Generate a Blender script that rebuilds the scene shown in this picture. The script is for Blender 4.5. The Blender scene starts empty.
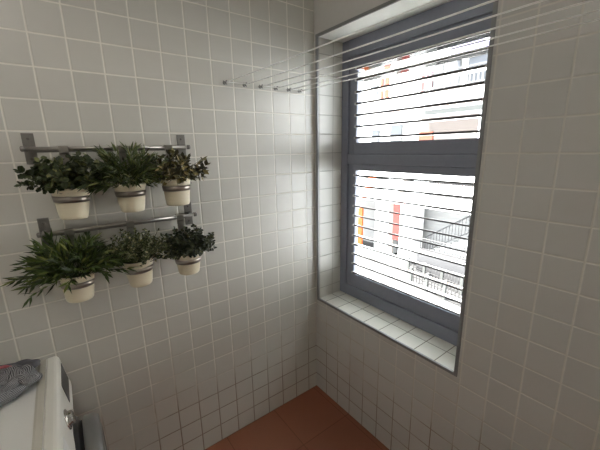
import bpy, bmesh, math, random
from mathutils import Vector, Matrix, noise

C = bpy.context.scene.collection
T = 0.105                      # wall tile pitch in metres
def tz(v): return (v + 10) * T # height of a tile row above the floor
PI = math.pi

# ------------------------------------------------------------------ helpers
def tag(o, label=None, cat=None, group=None, kind=None):
    if label: o['label'] = label
    if cat: o['category'] = cat
    if group: o['group'] = group
    if kind: o['kind'] = kind
    return o

def empty(name, loc=(0, 0, 0), label=None, cat=None, group=None):
    o = bpy.data.objects.new(name, None); C.objects.link(o)
    o.location = loc; o.empty_display_size = .05
    return tag(o, label, cat, group)

def obj(name, bm, mats, parent=None, smooth=False, bevel=0, seg=2):
    bmesh.ops.recalc_face_normals(bm, faces=bm.faces[:])
    me = bpy.data.meshes.new(name); bm.to_mesh(me); bm.free()
    if not isinstance(mats, (list, tuple)): mats = [mats]
    for m in mats: me.materials.append(m)
    o = bpy.data.objects.new(name, me); C.objects.link(o)
    if smooth:
        for p in me.polygons: p.use_smooth = True
    if bevel:
        b = o.modifiers.new('bevel', 'BEVEL'); b.width = bevel; b.segments = seg; b.limit_method = 'ANGLE'
        b.angle_limit = math.radians(40)
    if parent:
        o.parent = parent
        o.matrix_parent_inverse = Matrix.Translation(parent.location).inverted() if parent.type == 'EMPTY' else Matrix()
    return o

def box(bm, x0, x1, y0, y1, z0, z1, mi=0):
    vs = [bm.verts.new((x, y, z)) for x in (x0, x1) for y in (y0, y1) for z in (z0, z1)]
    for f in ((0, 1, 3, 2), (4, 6, 7, 5), (0, 4, 5, 1), (2, 3, 7, 6), (0, 2, 6, 4), (1, 5, 7, 3)):
        fc = bm.faces.new([vs[i] for i in f]); fc.material_index = mi

def prism(bm, poly, axis, a, b, mi=0):
    """poly: 2-D points; extruded along axis ('x','y','z') from a to b."""
    def P(p, q):
        return {'x': (q, p[0], p[1]), 'y': (p[0], q, p[1]), 'z': (p[0], p[1], q)}[axis]
    A = [bm.verts.new(P(p, a)) for p in poly]; B = [bm.verts.new(P(p, b)) for p in poly]
    n = len(poly)
    fs = [bm.faces.new(A), bm.faces.new(B[::-1])]
    for i in range(n): fs.append(bm.faces.new((A[i], A[(i+1) % n], B[(i+1) % n], B[i])))
    for f in fs: f.material_index = mi

def lathe(bm, prof, center, axis=Vector((0, 0, 1)), seg=40, mi=0, cap=True):
    """prof: list of (radius, distance along axis)."""
    axis = Vector(axis).normalized()
    u = axis.orthogonal().normalized(); v = axis.cross(u)
    rings = []
    for r, h in prof:
        rings.append([bm.verts.new(Vector(center) + axis*h + (u*math.cos(2*PI*k/seg) + v*math.sin(2*PI*k/seg))*r) for k in range(seg)])
    for a, b in zip(rings, rings[1:]):
        for k in range(seg):
            f = bm.faces.new((a[k], a[(k+1) % seg], b[(k+1) % seg], b[k])); f.material_index = mi; f.smooth = True
    if cap:
        for r in (rings[0], rings[-1]):
            f = bm.faces.new(r); f.material_index = mi

def tube(bm, pts, r, seg=8, mi=0):
    pts = [Vector(p) for p in pts]; rings = []
    up = None
    for i, p in enumerate(pts):
        if i == 0: d = pts[1]-p
        elif i == len(pts)-1: d = p-pts[-2]
        else: d = (pts[i+1]-p).normalized() + (p-pts[i-1]).normalized()
        d.normalize()
        if up is None: up = d.orthogonal().normalized()
        up = (up - d*up.dot(d)); up = up.normalized() if up.length > 1e-6 else d.orthogonal().normalized()
        w = d.cross(up); rr = r[i] if isinstance(r, (list, tuple)) else r
        rings.append([bm.verts.new(p + (up*math.cos(2*PI*k/seg)+w*math.sin(2*PI*k/seg))*rr) for k in range(seg)])
    for a, b in zip(rings, rings[1:]):
        for k in range(seg):
            f = bm.faces.new((a[k], a[(k+1) % seg], b[(k+1) % seg], b[k])); f.material_index = mi; f.smooth = True
    bm.faces.new(rings[0]).material_index = mi; bm.faces.new(rings[-1]).material_index = mi

# ------------------------------------------------------------------ materials
def mat(name, col, rough=.5, metal=0., spec=.5, **kw):
    m = bpy.data.materials.new(name); m.use_nodes = True
    b = m.node_tree.nodes['Principled BSDF']
    b.inputs['Base Color'].default_value = (*col, 1)
    b.inputs['Roughness'].default_value = rough; b.inputs['Metallic'].default_value = metal
    b.inputs['Specular IOR Level'].default_value = spec
    for k, v in kw.items(): b.inputs[k].default_value = v
    return m

class NT:
    def __init__(s, m): s.m = m; s.t = m.node_tree; s.n = s.t.nodes; s.b = s.n['Principled BSDF']
    def new(s, ty, **kw):
        n = s.n.new(ty)
        for k, v in kw.items(): setattr(n, k, v)
        return n
    def link(s, a, b): s.t.links.new(a, b)
    def math(s, op, a, b=None, c=None):
        n = s.new('ShaderNodeMath', operation=op)
        for i, v in enumerate((a, b, c)):
            if v is None: continue
            if isinstance(v, (int, float)): n.inputs[i].default_value = v
            else: s.link(v, n.inputs[i])
        return n.outputs[0]
    def mix(s, f, a, b):
        n = s.new('ShaderNodeMix', data_type='RGBA')
        for sock, v in ((n.inputs['Factor'], f), (n.inputs['A'], a), (n.inputs['B'], b)):
            if isinstance(v, (int, float)): sock.default_value = v
            elif isinstance(v, tuple): sock.default_value = (*v, 1)
            else: s.link(v, sock)
        return n.outputs['Result']

def noisy(m, scale=20, amount=.12, bump=.0, rough_var=0.):
    """gentle mottling of a plain material"""
    t = NT(m); tc = t.new('ShaderNodeTexCoord'); nz = t.new('ShaderNodeTexNoise')
    nz.inputs['Scale'].default_value = scale; nz.inputs['Detail'].default_value = 4
    t.link(tc.outputs['Object'], nz.inputs['Vector'])
    c = tuple(t.b.inputs['Base Color'].default_value[:3])
    lo = tuple(v*(1-amount) for v in c); hi = tuple(min(1, v*(1+amount)) for v in c)
    t.link(t.mix(nz.outputs['Fac'], lo, hi), t.b.inputs['Base Color'])
    if bump:
        bp = t.new('ShaderNodeBump'); bp.inputs['Strength'].default_value = bump; bp.inputs['Distance'].default_value = .002
        t.link(nz.outputs['Fac'], bp.inputs['Height']); t.link(bp.outputs[0], t.b.inputs['Normal'])
    return m

def tile_material(name, ua, va, uo, vo, tile_col, grout, dirty=None, pitch=T, width=.005, rough=.30, vary=.02, bump=.6, dirt_h=.68):
    """Square glazed tiles: ua/va pick the two in-plane axes, uo/vo the joint offsets in metres."""
    m = mat(name, tile_col, rough); t = NT(m)
    geo = t.new('ShaderNodeNewGeometry'); sep = t.new('ShaderNodeSeparateXYZ'); t.link(geo.outputs['Position'], sep.inputs[0])
    def cell(ax, off):
        q = t.math('DIVIDE', t.math('SUBTRACT', sep.outputs[ax], off), pitch)
        fr = t.math('FRACT', q); d = t.math('MINIMUM', fr, t.math('SUBTRACT', 1., fr))
        return t.math('FLOOR', q), t.math('MULTIPLY', d, pitch)
    cu, du = cell(ua, uo); cv, dv = cell(va, vo)
    d = t.math('MINIMUM', du, dv)
    mr = t.new('ShaderNodeMapRange', interpolation_type='SMOOTHSTEP')
    mr.inputs['From Min'].default_value = width*.35; mr.inputs['From Max'].default_value = width*.75
    t.link(d, mr.inputs['Value']); istile = mr.outputs[0]
    comb = t.new('ShaderNodeCombineXYZ'); t.link(cu, comb.inputs[0]); t.link(cv, comb.inputs[1])
    wn = t.new('ShaderNodeTexWhiteNoise', noise_dimensions='3D'); t.link(comb.outputs[0], wn.inputs['Vector'])
    tc = t.mix(wn.outputs['Value'], tuple(v*(1-vary) for v in tile_col), tuple(v*(1+vary) for v in tile_col))
    g = grout
    if dirty:
        nz = t.new('ShaderNodeTexNoise'); nz.inputs['Scale'].default_value = 5; nz.inputs['Detail'].default_value = 3
        t.link(geo.outputs['Position'], nz.inputs['Vector'])
        h = t.math('ADD', sep.outputs[2], t.math('MULTIPLY', t.math('SUBTRACT', nz.outputs['Fac'], .5), .9))
        dr = t.new('ShaderNodeMapRange', interpolation_type='SMOOTHSTEP')
        dr.inputs['From Min'].default_value = dirt_h; dr.inputs['From Max'].default_value = dirt_h-.55
        t.link(h, dr.inputs['Value'])
        g = t.mix(dr.outputs[0], grout, dirty)
    t.link(t.mix(istile, g, tc), t.b.inputs['Base Color'])
    ro = t.new('ShaderNodeMapRange'); ro.inputs['To Min'].default_value = .85; ro.inputs['To Max'].default_value = rough
    t.link(istile, ro.inputs['Value']); t.link(ro.outputs[0], t.b.inputs['Roughness'])
    # joints lie deeper, every tile is set a hair off true, the glaze is faintly wavy
    br = t.new('ShaderNodeMapRange', interpolation_type='SMOOTHSTEP')
    br.inputs['From Min'].default_value = 0; br.inputs['From Max'].default_value = width*1.1
    t.link(d, br.inputs['Value'])
    wv = t.new('ShaderNodeTexNoise'); wv.inputs['Scale'].default_value = 14; wv.inputs['Detail'].default_value = 1
    t.link(geo.outputs['Position'], wv.inputs['Vector'])
    hh = t.math('ADD', br.outputs[0], t.math('MULTIPLY', wv.outputs['Fac'], .5))
    bp = t.new('ShaderNodeBump'); bp.inputs['Strength'].default_value = bump; bp.inputs['Distance'].default_value = .0022
    t.link(hh, bp.inputs['Height']); t.link(bp.outputs[0], t.b.inputs['Normal'])
    return m

TILE = (.64, .622, .572)
GROUT = (.86, .83, .76); DIRTY = (.33, .275, .215)
X0, Y0 = -11.646*T, -9.979*T
m_tile_left = tile_material('glazed_tiles_left', 0, 2, X0, 0, TILE, GROUT, DIRTY)
m_tile_right = tile_material('glazed_tiles_right', 1, 2, Y0, 0, (.61, .602, .575), (.73, .71, .655), DIRTY)
m_tile_back = tile_material('glazed_tiles_behind', 0, 2, X0, 0, TILE, GROUT, DIRTY)
m_tile_far = tile_material('glazed_tiles_far', 1, 2, Y0, 0, TILE, GROUT, DIRTY)
m_tile_sill = tile_material('glazed_tiles_sill', 0, 1, 1.05*T, -.83*T, (.68, .655, .60), (.17, .15, .12), width=.0034)
m_tile_jamb = tile_material('glazed_tiles_jamb', 0, 2, 1.1*T, .02*T, TILE, (.42, .40, .36), width=.0034)
m_floor = tile_material('terracotta_tiles', 0, 1, -.35, -.31, (.27, .095, .05), (.19, .072, .042), pitch=.32, rough=.45, vary=.08, bump=.25, width=.004)
m_plaster = noisy(mat('painted_plaster', (.86, .86, .85), .6), 30, .05, .15)
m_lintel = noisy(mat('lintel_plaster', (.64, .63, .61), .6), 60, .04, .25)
m_ceiling = noisy(mat('ceiling_paint', (.72, .71, .68), .8), 12, .04, .1)
m_trim = mat('edge_trim_metal', (.27, .275, .28), .4, .3)
m_frame = noisy(mat('window_frame_slate', (.235, .25, .31), .40), 40, .08)
m_clip = mat('louver_clip', (.55, .55, .57), .35, .3)
m_edge = mat('glass_edge', (.045, .036, .034), .35)
m_steel = noisy(mat('brushed_steel', (.42, .40, .37), .32, 1.), 60, .1)
m_steel_dark = noisy(mat('dull_steel', (.30, .29, .275), .42, 1.), 60, .1)
m_band = noisy(mat('polished_band', (.42, .37, .33), .36, 1.), 30, .1)
m_screw = mat('screw_head', (.22, .21, .20), .4, 1.)
m_pot = noisy(mat('cream_pot_enamel', (.84, .76, .58), .35), 8, .03)
m_soil = noisy(mat('dark_soil', (.03, .022, .015), .95), 90, .4, .6)
m_stem = noisy(mat('plant_stem', (.06, .07, .025), .7), 60, .3)
m_rope = mat('white_cord', (.92, .91, .89), .5); t = NT(m_rope)     # thin translucent plastic-coated cord
tl = t.new('ShaderNodeBsdfTranslucent'); tl.inputs[0].default_value = (.95, .95, .93, 1); ms = t.new('ShaderNodeMixShader'); ms.inputs[0].default_value = .5
t.link(t.b.outputs[0], ms.inputs[1]); t.link(tl.outputs[0], ms.inputs[2]); t.link(ms.outputs[0], t.n['Material Output'].inputs[0])
m_white = noisy(mat('appliance_enamel', (.80, .79, .76), .28), 6, .02)
m_whiteplastic = noisy(mat('appliance_plastic', (.78, .76, .70), .38), 6, .03)
m_rim = noisy(mat('beige_rim_plastic', (.60, .57, .50), .45), 6, .03)
m_seam = mat('seam_rubber', (.25, .24, .22), .6)
m_display = mat('display_glass', (.014, .015, .018), .3, 0., .3)
m_chrome = mat('chrome', (.72, .71, .69), .12, 1.)
m_darkplastic = mat('dark_plastic', (.03, .03, .032), .35)
m_greyplastic = mat('grey_ring_plastic', (.22, .22, .215), .3, .3)

def glass_material():
    m = bpy.data.materials.new('louver_glass'); m.use_nodes = True; t = m.node_tree; t.nodes.clear()
    out = t.nodes.new('ShaderNodeOutputMaterial'); mx = t.nodes.new('ShaderNodeMixShader')
    tr = t.nodes.new('ShaderNodeBsdfTransparent'); tr.inputs[0].default_value = (.955, .965, .955, 1)
    gl = t.nodes.new('ShaderNodeBsdfGlossy'); gl.inputs['Roughness'].default_value = .04
    fr = t.nodes.new('ShaderNodeFresnel'); fr.inputs['IOR'].default_value = 1.5
    t.links.new(fr.outputs[0], mx.inputs[0]); t.links.new(tr.outputs[0], mx.inputs[1]); t.links.new(gl.outputs[0], mx.inputs[2])
    t.links.new(mx.outputs[0], out.inputs[0]); return m
m_glass = glass_material()

def leaf_material(name, stops):
    m = mat(name, stops[0][1], .45, spec=.4); t = NT(m)
    stops = [(p, (c[0]*1.45, c[1]*1.25, c[2]*1.1)) for p, c in stops]
    g = t.new('ShaderNodeNewGeometry'); r = t.new('ShaderNodeValToRGB')
    e = r.color_ramp.elements
    e[0].position, e[0].color = stops[0][0], (*stops[0][1], 1)
    e[1].position, e[1].color = stops[-1][0], (*stops[-1][1], 1)
    for p, c in stops[1:-1]:
        k = e.new(p); k.color = (*c, 1)
    t.link(g.outputs['Random Per Island'], r.inputs[0]); t.link(r.outputs[0], t.b.inputs['Base Color'])
    return m

# ------------------------------------------------------------------ the room
ZC = 2.52                                   # ceiling height
XL, YB = -2.02, -2.25                       # far wall and wall behind the camera
TH = .22                                    # thickness of the window wall
OY0, OY1 = -8.75*T, -.27*T                  # window opening
OZ0, OZ1 = tz(-3.62), tz(10.77)

bm = bmesh.new(); box(bm, XL-.2, TH, YB-.2, .2, -.15, 0)
tag(obj('floor', bm, m_floor), kind='structure')
bm = bmesh.new(); box(bm, XL-.2, TH, YB-.2, .2, ZC, ZC+.15)
tag(obj('ceiling', bm, m_ceiling), kind='structure')
bm = bmesh.new(); box(bm, XL-.2, TH, 0, .2, 0, ZC)
tag(obj('wall_left', bm, m_tile_left), kind='structure')
bm = bmesh.new(); box(bm, XL-.2, TH, YB-.2, YB, 0, ZC)
tag(obj('wall_behind', bm, m_tile_back), kind='structure')
bm = bmesh.new(); box(bm, XL-.2, XL, YB, 0, 0, ZC)
tag(obj('wall_far', bm, m_tile_far), kind='structure')

# window wall: a frame of wall around the opening, tiled face, sill and jambs; plain painted head
bm = bmesh.new()
ys = [YB, OY0, OY1, 0]; zs = [0, OZ0, OZ1, ZC]
for i in range(3):
    for j in range(3):
        if i == 1 and j == 1: continue
        for x, mi in ((0, 0), (TH, 3)):
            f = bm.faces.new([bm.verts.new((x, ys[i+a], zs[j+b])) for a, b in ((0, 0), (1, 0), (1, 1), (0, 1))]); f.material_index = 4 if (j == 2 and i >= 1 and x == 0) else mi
def quad(pts, mi): bm.faces.new([bm.verts.new(p) for p in pts]).material_index = mi
quad([(0, OY0, OZ0), (TH, OY0, OZ0), (TH, OY1, OZ0), (0, OY1, OZ0)], 1)      # sill
quad([(0, OY0, OZ1), (TH, OY0, OZ1), (TH, OY1, OZ1), (0, OY1, OZ1)], 3)      # head
for y in (OY0, OY1): quad([(0, y, OZ0), (TH, y, OZ0), (TH, y, OZ1), (0, y, OZ1)], 2)
quad([(0, YB, ZC), (TH, YB, ZC), (TH, 0, ZC), (0, 0, ZC)], 3)
quad([(0, YB, 0), (TH, YB, 0), (TH, 0, 0), (0, 0, 0)], 3)
for y in (YB, 0): quad([(0, y, 0), (TH, y, 0), (TH, y, ZC), (0, y, ZC)], 3)
bmesh.ops.remove_doubles(bm, verts=bm.verts[:], dist=1e-5)
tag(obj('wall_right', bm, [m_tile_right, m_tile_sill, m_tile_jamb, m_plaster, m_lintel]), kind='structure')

# metal edge trims round the opening (thin angle strips)
tw = .0125; tp = .004
def trim(n, y0, y1, z0, z1):
    bm = bmesh.new(); box(bm, -tp, .006, y0, y1, z0, z1)
    tag(obj('trim_%d' % n, bm, m_trim, bevel=.0012), kind='structure')
trim(1, OY1-.002, OY1+tw, OZ0-tw, OZ1+tw)
trim(2, OY0-tw, OY0+.002, OZ0-tw, OZ1+tw)
trim(3, OY0+.002, OY1-.002, OZ0-tw, OZ0+.002)
trim(4, OY0+.002, OY1-.002, OZ1-.002, OZ1+tw)

# ------------------------------------------------------------------ window_1
FX = 1.75*T                                                  # inner face of the frame
bm = bmesh.new()
ym0, ym1 = OY0+.075, OY1-.052
box(bm, FX, FX+.08, OY1-.052, OY1, OZ0, OZ1)
box(bm, FX, FX+.08, OY0, OY0+.052, OZ0, OZ1)
box(bm, FX, FX+.08, OY0+.052, OY1-.052, OZ0, tz(-2.95))
box(bm, FX, FX+.08, OY0+.052, OY1-.052, tz(9.92), OZ1)
box(bm, FX+.002, FX+.08, OY0+.052, OY1-.052, tz(4.385), tz(4.93))
win = tag(obj('window_1', bm, m_frame, bevel=.003), kind='structure')
SX = FX+.014
def part(name, bm, m, parent=win, **k): return obj(name, bm, m, parent, **k)
for (z0, z1, lo, hi) in ((tz(4.93), tz(9.92), tz(5.55), tz(9.38)), (tz(-2.95), tz(4.385), tz(-2.19), tz(4.02))):
    bm = bmesh.new()
    box(bm, SX, SX+.055, OY1-.088, OY1-.052, z0, z1)
    box(bm, SX, SX+.055, OY0+.052, OY0+.088, z0, z1)
    box(bm, SX, SX+.055, OY0+.088, OY1-.088, z0, lo)
    box(bm, SX, SX+.055, OY0+.088, OY1-.088, hi, z1)
    part('sash', bm, m_frame, bevel=.0025)
BY0, BY1 = -7.93*T, -1.36*T
UP = [9.30, 8.73, 8.13, 7.55, 6.965, 6.38, 5.79]
LO = [3.77, 3.20, 2.61, 2.02, 1.455, .89, .28, -.27, -.85, -1.46, -2.03]
def blade(zf, tilt, lip):
    th = .0030; L = .66*T; c, s = math.cos(tilt), math.sin(tilt)
    def P(a, b): return (FX + a*c - b*s*-1, tz(zf) - a*s + b*c)
    bm = bmesh.new()
    def ring(a): return [P(a, -th), P(a, th)]
    pts = [ring(0), ring(.006), ring(L-.002), ring(L)]
    V = [[[bm.verts.new((p[0], y, p[1])) for p in r] for r in pts] for y in (BY0, BY1)]
    for i in range(3):
        mi = 0 if i == 1 else 1
        for k in (0, 1):
            bm.faces.new((V[0][i][k], V[1][i][k], V[1][i+1][k], V[0][i+1][k])).material_index = mi
        for y in (0, 1):
            bm.faces.new((V[y][i][0], V[y][i+1][0], V[y][i+1][1], V[y][i][1])).material_index = 0
    for i in (0, 3):
        bm.faces.new((V[0][i][0], V[1][i][0], V[1][i][1], V[0][i][1])).material_index = 1
    b = part('louver_blade', bm, [m_glass, m_edge])
    bm = bmesh.new(); box(bm, FX-.003, FX+.006, BY0, BY1, tz(zf)-lip, tz(zf)+lip)
    obj('edge_strip', bm, m_edge, b, bevel=.001)
    for y0, y1 in ((BY1-.003, BY1+.009), (BY0-.009, BY0+.003)):
        bm = bmesh.new()
        prism(bm, [P(-.004, -.006), P(L*.8, -.006), P(L*.8, .006), P(-.004, .006)], 'y', y0, y1)
        obj('blade_clip', bm, m_clip, b, bevel=.001)
for y0, y1 in ((BY1+.001, OY1-.0885), (OY0+.0885, BY0-.001)):
    for z0, z1 in ((tz(5.55), tz(9.38)), (tz(-2.19), tz(4.02))):
        bm = bmesh.new(); box(bm, FX+.010, FX+.022, y0, y1, z0, z1); part('louver_channel', bm, m_frame)
for z in UP: blade(z, math.radians(.6), .0052)
for z in LO: blade(z, math.radians(15), .0036)

# ------------------------------------------------------------------ the two steel rails
def wall_rail(z, x0, x1, label):
    yr = -.045
    r = empty('wall_rail', ((x0+x1)/2, 0, z), label, 'wall rail', 'steel hanging rails on the tiled wall')
    bm = bmesh.new()
    tube(bm, [(x0+.004, yr, z), (x1-.004, yr, z)], .0068, 14)
    obj('rail_bar', bm, m_steel, r)
    bm = bmesh.new()
    box(bm, x0+.01, x1-.01, yr+.010, yr+.013, z-.013, z-.006)
    obj('back_strip', bm, m_steel_dark, r)
    for xe, sg in ((x0, 1), (x1, -1)):
        xa = xe if sg > 0 else xe-.034
        bm = bmesh.new()
        box(bm, xa, xa+.034, -.003, 0, z-.052, z+.053)
        b = obj('bracket', bm, m_steel_dark, r, bevel=.001)
        bm = bmesh.new(); box(bm, xa+.008, xa+.026, yr-.002, -.003, z-.007, z+.007)
        obj('standoff', bm, m_steel_dark, b, bevel=.002)
        for dz in (.034, -.034):
            bm = bmesh.new(); lathe(bm, [(.0045, 0), (.0045, .0012), (.003, .002)], (xa+.017, -.003, z+dz), (0, -1, 0), 14)
            obj('screw', bm, m_screw, b)
        bm = bmesh.new(); lathe(bm, [(.0075, 0), (.0095, .002), (.0095, .012), (.006, .015)], (xe+sg*.008, yr, z), (-sg, 0, 0), 18)
        obj('end_cap', bm, m_steel_dark, r)
    return r
wall_rail(1.6195, -1.294, -.742, 'upper steel rail with bracket plates screwed to the tiled wall')
wall_rail(1.3225, -1.299, -.742, 'lower steel rail with bracket plates, below the first row of pots')

# ------------------------------------------------------------------ potted plants
def leaf(bm, p, d, nrm, L, W, fold=.25, curl=.15, tip=.62):
    d = d.normalized(); s = d.cross(nrm)
    if s.length < 1e-4: s = d.orthogonal()
    s.normalize(); n = s.cross(d).normalized()
    a = p; m = p + d*L*.5 - n*fold*W*.5; e = p + d*L - n*curl*L
    l1 = p + d*L*.28 + s*W*.42; l2 = p + d*L*tip + s*W*.5 - n*curl*L*.35
    r1 = p + d*L*.28 - s*W*.42; r2 = p + d*L*tip - s*W*.5 - n*curl*L*.35
    vs = []
    for v in (a, l1, l2, e, r2, r1, m):
        vs.append(bm.verts.new((v.x, min(v.y, -.006), v.z)))
    A, l1, l2, E_, r2, r1, m = vs
    for f in ((A, l1, m), (l1, l2, m), (l2, E_, m), (E_, r2, m), (r2, r1, m), (r1, A, m)): bm.faces.new(f)

def plant(seed, xc, zr, rim, bot, h, tilt, kind, label):
    rnd = random.Random(seed)
    yc = -.107; zrail = zr
    top = Vector((xc, yc, zrail))                            # centre of the rim
    root = empty('potted_plant', (xc, yc, zrail-h), label, 'potted plant', 'cream pots hanging from the steel rails')
    ax = Vector((tilt, 0, 1)).normalized()
    base = top - ax*h
    bm = bmesh.new()
    prof = [(0.002, 0), (bot*.93, 0), (bot, .004)] + [(bot+(rim-bot)*k/6, h*k/6) for k in range(1, 6)] + [(rim-.0008, h-.012), (rim+.0012, h-.010), (rim+.0012, h-.001), (rim, h), (rim-.003, h), (rim-.004, h-.02), (rim-.005, h-.026)]
    lathe(bm, prof, base, ax, 48, cap=False)
    obj('pot', bm, m_pot, root)
    bm = bmesh.new(); lathe(bm, [(.001, h-.0185), (rim-.012, h-.018), (rim-.0045, h-.019)], base, ax, 36, cap=False)
    obj('soil', bm, m_soil, root)
    # steel band and hook
    hb = h*.56; hb2 = hb+.021
    ra = bot+(rim-bot)*(hb/h)+.0012; rb = bot+(rim-bot)*(hb2/h)+.0012
    bm = bmesh.new(); lathe(bm, [(ra, hb), (ra+.0014, hb), (rb+.0014, hb2), (rb, hb2), (ra, hb)], base, ax, 48, cap=False)
    band = obj('steel_band', bm, m_band, root)
    zR = 1.6195 if zr > 1.35 else 1.3225
    bm = bmesh.new(); yb = yc+rb+.0012
    w = .014
    prism(bm, [(yb, base.z+hb), (yb-.0022, base.z+hb), (yb-.0022, zR-.020), (-.0565, zR-.014), (-.0565, zR+.008), (-.045, zR+.0098), (-.034, zR+.008), (-.034, zR-.004),
               (-.0358, zR-.004), (-.0358, zR+.0066), (-.045, zR+.0078), (-.0545, zR+.0066), (-.0545, zR-.012), (yb, zR-.018)], 'x', xc-w, xc+w)
    obj('rail_hook', bm, m_steel, band)
    # foliage
    K = kind; lb = bmesh.new(); sb = bmesh.new()
    for i in range(K['stems']):
        az = rnd.uniform(0, 2*PI); el = math.radians(rnd.uniform(*K['el']))
        r0 = rim*.75*math.sqrt(rnd.random())
        p = base + ax*(h-.018) + Vector((math.cos(az)*r0, math.sin(az)*r0, 0))
        d = Vector((math.cos(az)*math.cos(el)*K.get('sx', 1), math.sin(az)*math.cos(el)*.7-.04, math.sin(el))) + Vector(K.get('lean', (0, 0, 0)))
        d.normalize()
        L = rnd.uniform(*K['L']); n = K['n']; pts = [p.copy()]
        for k in range(n):
            q = pts[-1] + d*(L/n)
            if q.y > -.012: q.y = -.012; d.y = min(d.y, 0)
            if q.z > zR+K.get('over', .01) : d.z *= .2
            pts.append(q)
            d = (d + Vector((rnd.gauss(0, .12), rnd.gauss(0, .12), -K['droop']))).normalized()
            t = (k+1)/n
            if t < K['from']: continue
            for sgn in K['pair']:
                sd = d.cross(Vector((rnd.gauss(0, 1), rnd.gauss(0, 1), rnd.gauss(0, 1)))).normalized()
                ld = (d*K['fwd'] + sd*K['side']).normalized()
                up = Vector((rnd.gauss(0, .5), -.6+rnd.gauss(0, .5), .8+rnd.gauss(0, .4)))
                sc = rnd.uniform(.75, 1.2)
                leaf(lb, q, ld, up, K['len']*sc, K['wid']*sc, K.get('fold', .3), K.get('curl', .12), K.get('tip', .62))
        leaf(lb, pts[-1], d, Vector((0, -.5, 1)), K['len'], K['wid'])
        tube(sb, pts, .0009, 5)
    me = obj('foliage', lb, K['mat'], root)
    obj('stems', sb, m_stem, root)
    return root

KA = dict(stems=74, el=(24, 88), L=(.080, .128), n=10, droop=.035, pair=(1, 2), fwd=.4, side=1, len=.019, wid=.0175, tip=.7, **{'from': .3}, sx=.68,
          mat=leaf_material('round_leaf_green', [(0, (.012, .022, .009)), (.6, (.03, .05, .02)), (.88, (.06, .085, .035)), (1, (.17, .2, .085))]))
KB = dict(stems=100, el=(24, 90), L=(.080, .145), n=7, droop=.11, pair=(1, 2), fwd=1, side=.45, len=.042, wid=.0068, curl=.2, tip=.45, **{'from': .35}, over=.02, sx=1.0,
          mat=leaf_material('narrow_leaf_green', [(0, (.015, .028, .008)), (.6, (.045, .075, .022)), (.9, (.10, .14, .045)), (1, (.2, .24, .1))]))
KC = dict(stems=52, el=(18, 90), L=(.075, .125), n=6, droop=.05, pair=(1, 2), fwd=.6, side=1, len=.027, wid=.0135, tip=.55, **{'from': .3}, lean=(.08, 0, 0),
          mat=leaf_material('pointed_oval_leaf', [(0, (.016, .018, .01)), (.5, (.045, .045, .022)), (.8, (.11, .11, .045)), (1, (.26, .24, .11))]))
KD = dict(stems=110, el=(12, 88), L=(.09, .15), n=7, droop=.11, pair=(1, 2), fwd=1, side=.55, len=.044, wid=.0085, curl=.15, tip=.42, **{'from': .3}, sx=.85, lean=(-.05, -.02, 0),
          mat=leaf_material('fern_leaf_green', [(0, (.012, .024, .006)), (.55, (.03, .06, .012)), (.88, (.07, .115, .025)), (1, (.16, .2, .06))]))
KE = dict(stems=150, el=(25, 90), L=(.080, .142), n=12, droop=.04, pair=(1, 2), fwd=.6, side=1, len=.0115, wid=.0062, **{'from': .3}, sx=1.05, over=0.,
          mat=leaf_material('small_leaf_grey_green', [(0, (.02, .032, .014)), (.55, (.06, .085, .035)), (.85, (.14, .17, .085)), (1, (.38, .40, .28))]))
KF = dict(stems=90, el=(25, 90), L=(.075, .135), n=11, droop=.03, pair=(1, 2), fwd=.45, side=1, len=.015, wid=.0125, tip=.68, **{'from': .3}, sx=1.1,
          mat=leaf_material('dark_round_leaf', [(0, (.009, .015, .008)), (.6, (.022, .034, .018)), (.9, (.05, .065, .032)), (1, (.10, .12, .07))]))
plant(1, -1.184, 1.487, .0580, .0420, .108, .05, KA, 'cream pot with small round dark leaves, leftmost on the upper rail')
plant(2, -1.000, 1.487, .0555, .0415, .106, .00, KB, 'cream pot with long narrow grassy leaves, middle of the upper rail')
plant(3, -.828, 1.494, .0560, .0455, .108, .00, KC, 'cream pot with pointed yellowish leaves, rightmost on the upper rail')
plant(4, -1.213, 1.178, .0550, .0430, .100, .03, KD, 'cream pot with drooping feathery green fronds, leftmost on the lower rail')
plant(5, -1.011, 1.187, .0580, .0410, .108, -.03, KE, 'cream pot with tiny pale-tipped leaves, middle of the lower rail')
plant(6, -.812, 1.172, .0570, .0430, .092, .00, KF, 'cream pot with small very dark leaves, rightmost on the lower rail')

# ------------------------------------------------------------------ fill lamp added on the ceiling, out of view, to brighten the room
m_fill_lamp = mat('fill_glow', (.9, .88, .82), .5); lb_ = m_fill_lamp.node_tree.nodes['Principled BSDF']
lb_.inputs['Emission Color'].default_value = (1, .955, .90, 1); lb_.inputs['Emission Strength'].default_value = 6.9
cl = empty('fill_lamp', (-1.52, -1.02, ZC), 'unseen round fill lamp added on the ceiling to brighten the room', 'lamp')
bm = bmesh.new(); lathe(bm, [(.21, 0), (.21, -.02), (.2, -.025)], (-1.52, -1.02, ZC), (0, 0, 1), 48); obj('fill_lamp_base', bm, m_white, cl)
bm = bmesh.new(); lathe(bm, [(.198, -.025), (.19, -.05), (.15, -.075), (.08, -.09), (.002, -.094)], (-1.52, -1.02, ZC), (0, 0, 1), 48); obj('fill_diffuser', bm, m_fill_lamp, cl)

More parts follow.
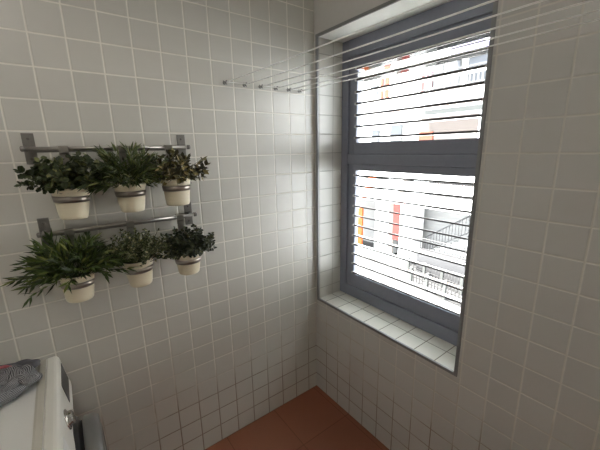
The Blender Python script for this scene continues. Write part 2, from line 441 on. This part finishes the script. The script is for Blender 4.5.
# ------------------------------------------------------------------ clotheslines and their hooks
HX = [-.535, -.434, -.347, -.259, -.179, -.107]; HZ = 1.905
ordw = ['first', 'second', 'third', 'fourth', 'fifth', 'sixth']
for i, x in enumerate(HX):
    h = empty('wall_hook', (x, 0, HZ), '%s metal clothesline hook from the left on the tiled wall' % ordw[i], 'hook', 'clothesline hooks on the tiled wall')
    bm = bmesh.new(); lathe(bm, [(.0085, 0), (.0085, .0015), (.005, .003)], (x, 0, HZ), (0, -1, 0), 18)
    obj('hook_plate', bm, m_steel_dark, h)
    bm = bmesh.new()
    tube(bm, [(x, -.002, HZ), (x, -.015, HZ)] + [(x, -.022-.007*math.cos(a), HZ+.007*math.sin(a)) for a in [k*PI*1.6/9 - .0 for k in range(10)]], .0018, 8)
    tube(bm, [(x-.009, -.008, HZ+.008), (x+.009, -.008, HZ-.008)], .0016, 8)
    obj('hook_pin', bm, m_steel_dark, h)
for i in range(3):
    xa, xb = HX[2*i], HX[2*i+1]
    bm = bmesh.new(); yk = -.0305
    def sag(y): return HZ+.000 - .012*(1-((y-YB/2)/(YB/2))**2)
    ra = [(xa, y, sag(y)) for y in [YB+.003+(yk-YB-.003)*k/16 for k in range(17)]]
    rb = [(xb, y, sag(y)) for _, y, _ in ra]
    tube(bm, ra + [(xa+.004, yk+.003, HZ), (xb-.004, yk+.003, HZ)] + rb[::-1], .0023, 8)
    tag(obj('clothesline', bm, m_rope), 'white cord looped over the %s pair of wall hooks' % ('leftmost', 'middle', 'rightmost')[i], 'clothesline', 'white clotheslines under the ceiling')

# ------------------------------------------------------------------ washing machine
WY0, WY1 = -.645, -.045
wm = empty('washing_machine', (-1.62, -.345, 0), 'white front-loading washing machine beside the tiled wall', 'washing machine')
bm = bmesh.new(); box(bm, -1.92, -1.308, WY0, WY1, .018, .700)
obj('cabinet', bm, m_white, wm, bevel=.008, seg=3)
bm = bmesh.new()
prism(bm, [(-1.92, .702), (-1.3545, .702), (-1.3545, .8495), (-1.3565, .8505), (-1.372, .8500), (-1.380, .8470), (-1.885, .8470), (-1.90, .8515), (-1.92, .8515)], 'y', WY0, WY1)
obj('top_panel', bm, m_white, wm, bevel=.003, seg=3)
bm = bmesh.new()
PROF = [(-1.354, .702), (-1.298, .702), (-1.2985, .725), (-1.3015, .735), (-1.3155, .828), (-1.3185, .841), (-1.3245, .8485), (-1.332, .851), (-1.3515, .851), (-1.354, .848)]
prism(bm, PROF, 'y', WY0, WY1)
cp = obj('control_panel', bm, m_whiteplastic, wm, bevel=.004, seg=3)
nrm = Vector((1, 0, .1505)).normalized(); tdn = Vector((.1505, 0, -1)).normalized(); ty = Vector((0, 1, 0))
org = Vector((-1.3155, 0, .828))
def onpanel(y, s, out=0.): return org + ty*y + tdn*s + nrm*out
def plate(bm, y0, y1, s0, s1, o0, o1):
    vs = [bm.verts.new(onpanel(y, s, o)) for y in (y0, y1) for s in (s0, s1) for o in (o0, o1)]
    for f in ((0, 1, 3, 2), (4, 6, 7, 5), (0, 4, 5, 1), (2, 3, 7, 6), (0, 2, 6, 4), (1, 5, 7, 3)): bm.faces.new([vs[i] for i in f])
bm = bmesh.new(); prism(bm, [(-1.378, .846), (-1.3555, .846), (-1.3555, .8512), (-1.372, .8508), (-1.378, .8480)], 'y', WY0+.004, WY1-.004)
obj('rim_strip', bm, m_rim, wm)
bm = bmesh.new(); plate(bm, -.215, -.062, .006, .082, -.002, .0012)
obj('display', bm, m_display, cp, bevel=.0008)
bm = bmesh.new(); lathe(bm, [(.033, -.001), (.033, .003), (.029, .005)], onpanel(-.347, .048), nrm, 36)
dial = obj('dial', bm, m_chrome, cp)
bm = bmesh.new(); lathe(bm, [(.0265, .004), (.0265, .006), (.024, .007), (.0235, .015), (.022, .0175), (.0215, .017)], onpanel(-.347, .048), nrm, 36)
obj('dial_grip', bm, m_chrome, dial)
bm = bmesh.new(); lathe(bm, [(.0213, .012), (.0212, .0166), (.019, .017)], onpanel(-.347, .048), nrm, 36)
obj('dial_face', bm, m_darkplastic, dial)
bm = bmesh.new(); plate(bm, -.638, -.470, .006, .094, -.001, .0022)
obj('detergent_drawer', bm, m_white, wm, bevel=.002)
dc = Vector((-1.308, -.345, .525))
bm = bmesh.new(); lathe(bm, [(.205, 0), (.207, .012), (.200, .020), (.186, .022), (.186, .036)], dc, (1, 0, 0), 64)
door = obj('door', bm, m_darkplastic, wm)
bm = bmesh.new(); lathe(bm, [(.188, .032), (.196, .038), (.195, .066), (.182, .080), (.150, .084), (.148, .067)], dc, (1, 0, 0), 64, cap=False)
obj('door_ring', bm, m_greyplastic, door)
bm = bmesh.new(); lathe(bm, [(.150, .072), (.140, .078), (.10, .082), (.05, .084), (.002, .0845)], dc, (1, 0, 0), 48)
obj('door_glass', bm, m_display, door)
for x in (-1.87, -1.36):
    for y in (WY0+.05, WY1-.05):
        bm = bmesh.new(); lathe(bm, [(.022, 0), (.022, .008), (.012, .010), (.012, .02)], (x, y, 0), (0, 0, 1), 20)
        obj('foot', bm, m_darkplastic, wm)

# ------------------------------------------------------------------ crumpled garment on the machine
m_cloth = mat('striped_grey_cloth', (.2, .2, .21), .95); t = NT(m_cloth)
uv = t.new('ShaderNodeUVMap'); sp = t.new('ShaderNodeSeparateXYZ'); t.link(uv.outputs[0], sp.inputs[0])
st_ = t.math('SINE', t.math('MULTIPLY', sp.outputs[0], 2*PI/.0038))
sm = t.new('ShaderNodeMapRange'); sm.inputs['From Min'].default_value = -.35; sm.inputs['From Max'].default_value = .35
t.link(st_, sm.inputs['Value']); t.link(t.mix(sm.outputs[0], (.05, .05, .057), (.36, .36, .37)), t.b.inputs['Base Color'])
m_pink = noisy(mat('pink_trim_cloth', (.42, .12, .14), .9), 80, .2)
m_inner = noisy(mat('dark_grey_cloth', (.12, .12, .135), .95), 60, .3)
top_z = .8475
gx, gy = -1.515, -.165
def fold(bm, cx, cy, rx, ry, a0, a1, rad, z, seed, squash=.75, n=44, seg=18, tilt=0.):
    """one thick soft fold of cloth lying along an arc; its weave runs lengthwise"""
    uvl = bm.loops.layers.uv.verify(); rings = []
    for i in range(n+1):
        q = i/n; a = a0+(a1-a0)*q
        c = Vector((cx+rx*math.cos(a), cy+ry*math.sin(a), 0)); out = Vector((math.cos(a), math.sin(a), 0)).normalized()
        e = min(1, 6*q+.12, 6*(1-q)+.12)**.6
        ring = []
        for k in range(seg):
            b = 2*PI*k/seg
            w = 1+.55*noise.noise((q*7+seed, math.cos(b)*1.8, math.sin(b)*1.8))+.16*math.sin(3*b+11*q+seed)
            zz = z + rad*squash*e*w*math.sin(b) + tilt*math.cos(b)*rad
            ring.append(bm.verts.new((c.x+out.x*rad*w*e*math.cos(b), c.y+out.y*rad*w*e*math.cos(b), max(top_z+.001, zz))))
        rings.append(ring)
    for i in range(n):
        for k in range(seg):
            f = bm.faces.new((rings[i][k], rings[i][(k+1) % seg], rings[i+1][(k+1) % seg], rings[i+1][k])); f.smooth = True
            for lp, (ii, kk) in zip(f.loops, ((i, k), (i, k+1), (i+1, k+1), (i+1, k))):
                lp[uvl].uv = (kk/seg*2*PI*rad*.9, ii/n)
    bm.faces.new(rings[0]); bm.faces.new(rings[-1])
bm = bmesh.new()
fold(bm, gx, gy, .112, .085, -2.6, 1.1, .030, top_z+.018, 1.3)         # outer hem of the heap
fold(bm, gx-.01, gy+.01, .075, .055, -2.2, 1.7, .028, top_z+.034, 4.1)
fold(bm, gx-.03, gy+.015, .035, .028, -2.8, 1.2, .026, top_z+.046, 7.7)
fold(bm, gx-.03, gy+.03, .115, .060, .5, 3.3, .030, top_z+.022, 9.2)
fold(bm, gx-.09, gy-.02, .10, .085, 1.8, 4.6, .034, top_z+.024, 2.2)
fold(bm, gx+.03, gy-.06, .09, .03, -.3, 2.6, .024, top_z+.036, 6.2)        # loose folds lying across the heap
fold(bm, gx-.06, gy+.0, .05, .10, -1.2, 1.5, .022, top_z+.046, 11.3)
fold(bm, gx+.045, gy-.01, .045, .07, -1.4, 1.3, .020, top_z+.040, 13.9)
heap = tag(obj('crumpled_garment', bm, m_cloth), 'grey striped garment lying crumpled on top of the washing machine', 'clothing')
bm = bmesh.new()
fold(bm, gx+.02, gy+.055, .105, .028, -.5, 2.2, .022, top_z+.030, 5.5, squash=.6)
fold(bm, gx+.005, gy+.02, .094, .068, -.4, 1.2, .010, top_z+.036, 3.5, squash=.9)
obj('dark_lining', bm, m_inner, heap)
bm = bmesh.new()
fold(bm, gx+.0, gy+.026, .080, .040, .35, 1.75, .007, top_z+.054, 8.5, squash=.5, seg=10)
obj('pink_hem', bm, m_pink, heap)

# ------------------------------------------------------------------ outside: courtyard and the block across it; many colours darkened against the daylight
GZ = -4.6
m_pave = tile_material('shade_darkened_paving', 0, 1, 0, 0, (.046, .046, .046), (.024, .024, .024), pitch=1.2, width=.06, rough=.8, vary=.12, bump=.1)  # darkened colour stands in for the near building's shade on the courtyard
m_render = noisy(mat('white_render', (.80, .80, .79), .85), 2, .03)
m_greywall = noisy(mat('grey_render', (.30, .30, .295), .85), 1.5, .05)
m_grey_bounce_lit = noisy(mat('grey_render_bounce_lit', (.24, .24, .235), .85), 1.5, .05)  # darker copy of the wall grey, offsets brighter bounce light in this recess
m_beige = noisy(mat('beige_render', (.22, .19, .17), .85), 2, .04)
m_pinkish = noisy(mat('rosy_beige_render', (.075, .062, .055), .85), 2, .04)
m_orange = noisy(mat('orange_paint', (.46, .09, .012), .6), 3, .06)
m_bandgrey = noisy(mat('grey_render_sunlit', (.060, .063, .060), .85), 2, .05)  # copy of the wall grey, darkened to keep its tone in full sun
m_fence = noisy(mat('grey_fence_sunlit', (.022, .022, .022), .6), 3, .06)  # grey railing paint darkened further against the courtyard sun
m_orange_sun = noisy(mat('orange_paint_sunlit', (.13, .018, .003), .6), 3, .06)  # orange paint copy, darkened so direct sun still leaves it orange
m_red_sun = noisy(mat('red_shutter_sunlit', (.10, .012, .010), .6), 3, .06)  # shutter red set darker than real to hold in direct sun
m_red = noisy(mat('brick_red_paint', (.30, .045, .035), .6), 3, .06)
m_rose = noisy(mat('crimson_cloth', (.12, .008, .028), .8), 3, .06)
m_winglass = mat('far_window_glass', (.050, .055, .063), .5)
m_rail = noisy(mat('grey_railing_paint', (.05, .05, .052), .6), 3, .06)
m_rustrail = noisy(mat('rust_railing_paint', (.10, .05, .034), .6), 3, .06)
m_lav = noisy(mat('lavender_awning', (.15, .14, .22), .8), 3, .05)

m_bounce = noisy(mat('bounce_white', (.78, .77, .75), .85), 1, .03)
bm = bmesh.new(); box(bm, .6, 6.0, -14, 34, GZ-.3, GZ+.06)  # unseen bright strip added to bounce daylight up at the window head
tag(obj('bounce_ground', bm, m_bounce), kind='structure')
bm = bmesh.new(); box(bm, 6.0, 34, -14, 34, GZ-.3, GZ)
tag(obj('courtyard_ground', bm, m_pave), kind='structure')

bd = empty('apartment_building', (16, 8, GZ), 'white apartment block with balconies seen across the courtyard through the window', 'building')
FXB = 13.5
bm = bmesh.new(); box(bm, FXB, FXB+8, -10, 26, -1.45, 7.2); box(bm, FXB+1.6, FXB+8, -10, 26, GZ, -1.45)
obj('wall', bm, m_render, bd)
def bpart(name, m, *b, **k):
    bm = bmesh.new()
    for q in b: box(bm, *q)
    return obj(name, bm, m, bd, **k)
# ground floor, set back under the first slab
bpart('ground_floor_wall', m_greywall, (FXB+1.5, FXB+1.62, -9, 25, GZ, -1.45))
bpart('column', m_render, (FXB+.02, FXB+.9, 8.2, 9.12, GZ, -1.45))
bpart('column', m_render, (FXB+.02, FXB+.9, 9.85, 10.85, GZ, -1.45))
bpart('infill_panel', m_beige, (FXB+.02, FXB+.1, 9.52, 9.85, GZ, -1.1))
bpart('door_panel', m_red, (FXB-.04, FXB+.1, 9.13, 9.52, -3.5, -1.1))
bpart('door_panel', m_orange, (FXB-.02, FXB+.1, 11.85, 12.4, -4.5, -2.0))
bpart('plinth', m_render, (FXB-.15, FXB+.02, 8.2, 25, GZ, GZ+.14))
bpart('ground_floor_wall', m_grey_bounce_lit, (FXB+1.40, FXB+1.5, 10.4, 20, GZ, -1.45))
bpart('shade_canopy', m_render, (FXB-1.6, FXB+.02, 3, 20, -1.12, -.98))  # overhang added to keep the sun off the ground floor
# slab edges and balconies
def balcony(z, y0, y1, m, bal=.11, hgt=.9, out=.75, bw=.014):
    s = bpart('balcony_slab', m_render, (FXB-out, FXB+.02, y0-.2, y1+.2, z-.16, z), bevel=0)
    bm = bmesh.new(); x = FXB-out+.06
    box(bm, x-.025, x+.025, y0-.15, y1+.15, z+hgt-.05, z+hgt)
    box(bm, x-.02, x+.02, y0-.15, y1+.15, z+.06, z+.10)
    n = int((y1-y0)/bal)
    for k in range(n+1):
        yy = y0+(y1-y0)*k/n; box(bm, x-.012, x+.012, yy-bw, yy+bw, z, z+hgt)
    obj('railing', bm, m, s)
balcony(4.05, 4.6, 8.0, m_rail, .17, .75, bw=.035)
balcony(-.40, 4.2, 7.9, m_rustrail, .14, .42, bw=.03)
balcony(-.40, 8.9, 9.9, m_rustrail, .14, .40, bw=.03)
balcony(3.95, 9.3, 12.6, m_rail, .5, .12)
def fwin(y0, y1, z0, z1, m=m_winglass, name='window'):
    w = bpart(name, m_bandgrey, (FXB-.05, FXB+.02, y0-.05, y1+.05, z0-.05, z1+.05))
    bm = bmesh.new(); box(bm, FXB-.07, FXB-.04, y0, y1, z0, z1); obj('pane', bm, m, w)
def shutter(m, y0, y1, z0, z1): bpart('shutter', m, (FXB-.09, FXB-.01, y0, y1, z0, z1))
fwin(10.95, 11.4, 4.3, 5.15); fwin(10.42, 10.52, 4.3, 5.15)
shutter(m_orange_sun, 10.55, 10.72, 4.2, 5.2); shutter(m_orange_sun, 10.2, 10.38, 4.2, 5.2)
shutter(m_orange_sun, 10.15, 10.55, 5.6, 6.25)
shutter(m_red_sun, 8.12, 8.24, 3.9, 5.0); shutter(m_rose, 7.9, 7.98, 4.3, 5.0); shutter(m_rose, 7.66, 7.78, 4.3, 5.0)
fwin(9.25, 9.9, 1.6, 2.85); fwin(10.75, 11.2, 1.6, 2.5); fwin(7.2, 7.6, 4.2, 5.2); fwin(6.4, 7.0, 4.2, 5.2); fwin(5.2, 6.0, 4.2, 5.2)
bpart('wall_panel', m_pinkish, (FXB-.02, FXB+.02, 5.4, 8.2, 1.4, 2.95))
bpart('window_band', m_bandgrey, (FXB-.06, FXB+.02, 5.2, 8.4, 3.08, 3.3))
shutter(m_orange_sun, 7.45, 8.2, 1.2, 2.3)
bpart('string_course', m_bandgrey, (FXB-.05, FXB+.02, 5.2, 8.2, 3.5, 3.56))
bpart('awning', m_lav, (FXB-.6, FXB, 5.3, 6.6, 5.35, 5.7))

# outdoor staircase in front of the block, climbing to the right
st = empty('outdoor_staircase', (12.9, 6.2, GZ), 'outdoor staircase with a grey railing in front of the ground floor of the block', 'staircase')
bm = bmesh.new()
for k in range(12):
    box(bm, 12.7, 13.4, 7.3-.28*(k+1), 7.3-.28*k, GZ, GZ+.95+.165*k)
obj('steps', bm, m_greywall, st)
bm = bmesh.new(); x = 12.72
z_a, z_b = -2.72, -.95; y_a, y_b = 7.0, 4.4
tube(bm, [(x, y_a, z_a), (x, y_b, z_b)], .035, 6)
tube(bm, [(x, y_a, z_a-.75), (x, y_b, z_b-.75)], .025, 6)
for k in range(19):
    q = k/18; tube(bm, [(x, y_a+(y_b-y_a)*q, z_a+(z_b-z_a)*q-.75), (x, y_a+(y_b-y_a)*q, z_a+(z_b-z_a)*q)], .014, 5)
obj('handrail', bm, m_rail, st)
bm = bmesh.new(); x = 12.5
tube(bm, [(x, 7.1, -2.75), (x, 4.2, -2.75)], .03, 6); tube(bm, [(x, 7.1, -3.25), (x, 4.2, -3.25)], .022, 6)
for k in range(24): tube(bm, [(x, 7.1-.125*k, -3.25), (x, 7.1-.125*k, -2.75)], .012, 5)
box(bm, 12.3, 12.7, 4.2, 7.1, GZ, -3.3)
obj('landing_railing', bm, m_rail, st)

def fence(p, q, h, label):
    f = empty('garden_fence', (p[0], p[1], GZ), label, 'fence', 'low fences in the courtyard')
    p, q = Vector((*p, GZ)), Vector((*q, GZ)); up = Vector((0, 0, 1)); n = int((q-p).length/.16)
    bm = bmesh.new()
    for z in (.12, h*.55, h): tube(bm, [p+up*z, q+up*z], .025, 5)
    for k in range(n+1):
        a = p.lerp(q, k/n); tube(bm, [a+up*.1, a+up*h], .018, 5)
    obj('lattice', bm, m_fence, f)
    for k in range(5):
        a = p.lerp(q, k/4); bm = bmesh.new(); box(bm, a.x-.06, a.x+.06, a.y-.06, a.y+.06, GZ, GZ+h+.08); obj('post', bm, m_bandgrey, f)
fence((12.2, 7.5), (11.6, 3.6), .75, 'low grey lattice fence nearer the staircase')
fence((11.1, 6.6), (10.5, 3.0), .75, 'low grey lattice fence on the near side of the courtyard')

# ------------------------------------------------------------------ light: overcast-bright sky and sun on the block
w = bpy.data.worlds.new('World'); bpy.context.scene.world = w; w.use_nodes = True
bg = w.node_tree.nodes['Background']; bg.inputs[0].default_value = (.90, .96, 1.0, 1); bg.inputs[1].default_value = 6
sd = bpy.data.lights.new('Sun', 'SUN'); sd.energy = 31; sd.angle = math.radians(3); sd.color = (1, .96, .90)
so = bpy.data.objects.new('Sun', sd); C.objects.link(so)
dirv = Vector((.36, -.30, -.88)); so.rotation_euler = dirv.to_track_quat('-Z', 'Y').to_euler()

# ------------------------------------------------------------------ camera
cd = bpy.data.cameras.new('Camera'); cam = bpy.data.objects.new('Camera', cd); C.objects.link(cam)
cd.sensor_width = 36; cd.lens = 319.317/600*36; cd.clip_start = .02
R = ((.8011, -.5985, -.0189), (-.1526, -.1741, -.9728), (.5789, .7818, -.2312))
r, d, f = (Vector(v) for v in R)
f.normalize(); r = (r - f*r.dot(f)).normalized(); u = r.cross(f)
m4 = Matrix.Identity(4)
for i in range(3):
    m4[i][0], m4[i][1], m4[i][2] = r[i], u[i], -f[i]
m4.translation = (-11.51*T, -14.035*T, 15.253*T)
cam.matrix_world = m4
sc = bpy.context.scene; sc.camera = cam
sc.view_settings.view_transform = 'Standard'; sc.view_settings.look = 'None'; sc.view_settings.gamma = 1
sc.view_settings.use_curve_mapping = False; sc.view_settings.exposure = .84
sc.cycles.use_denoising = True; sc.cycles.max_bounces = 14; sc.cycles.diffuse_bounces = 8; sc.cycles.transparent_max_bounces = 32
sc.cycles.sample_clamp_indirect = 8
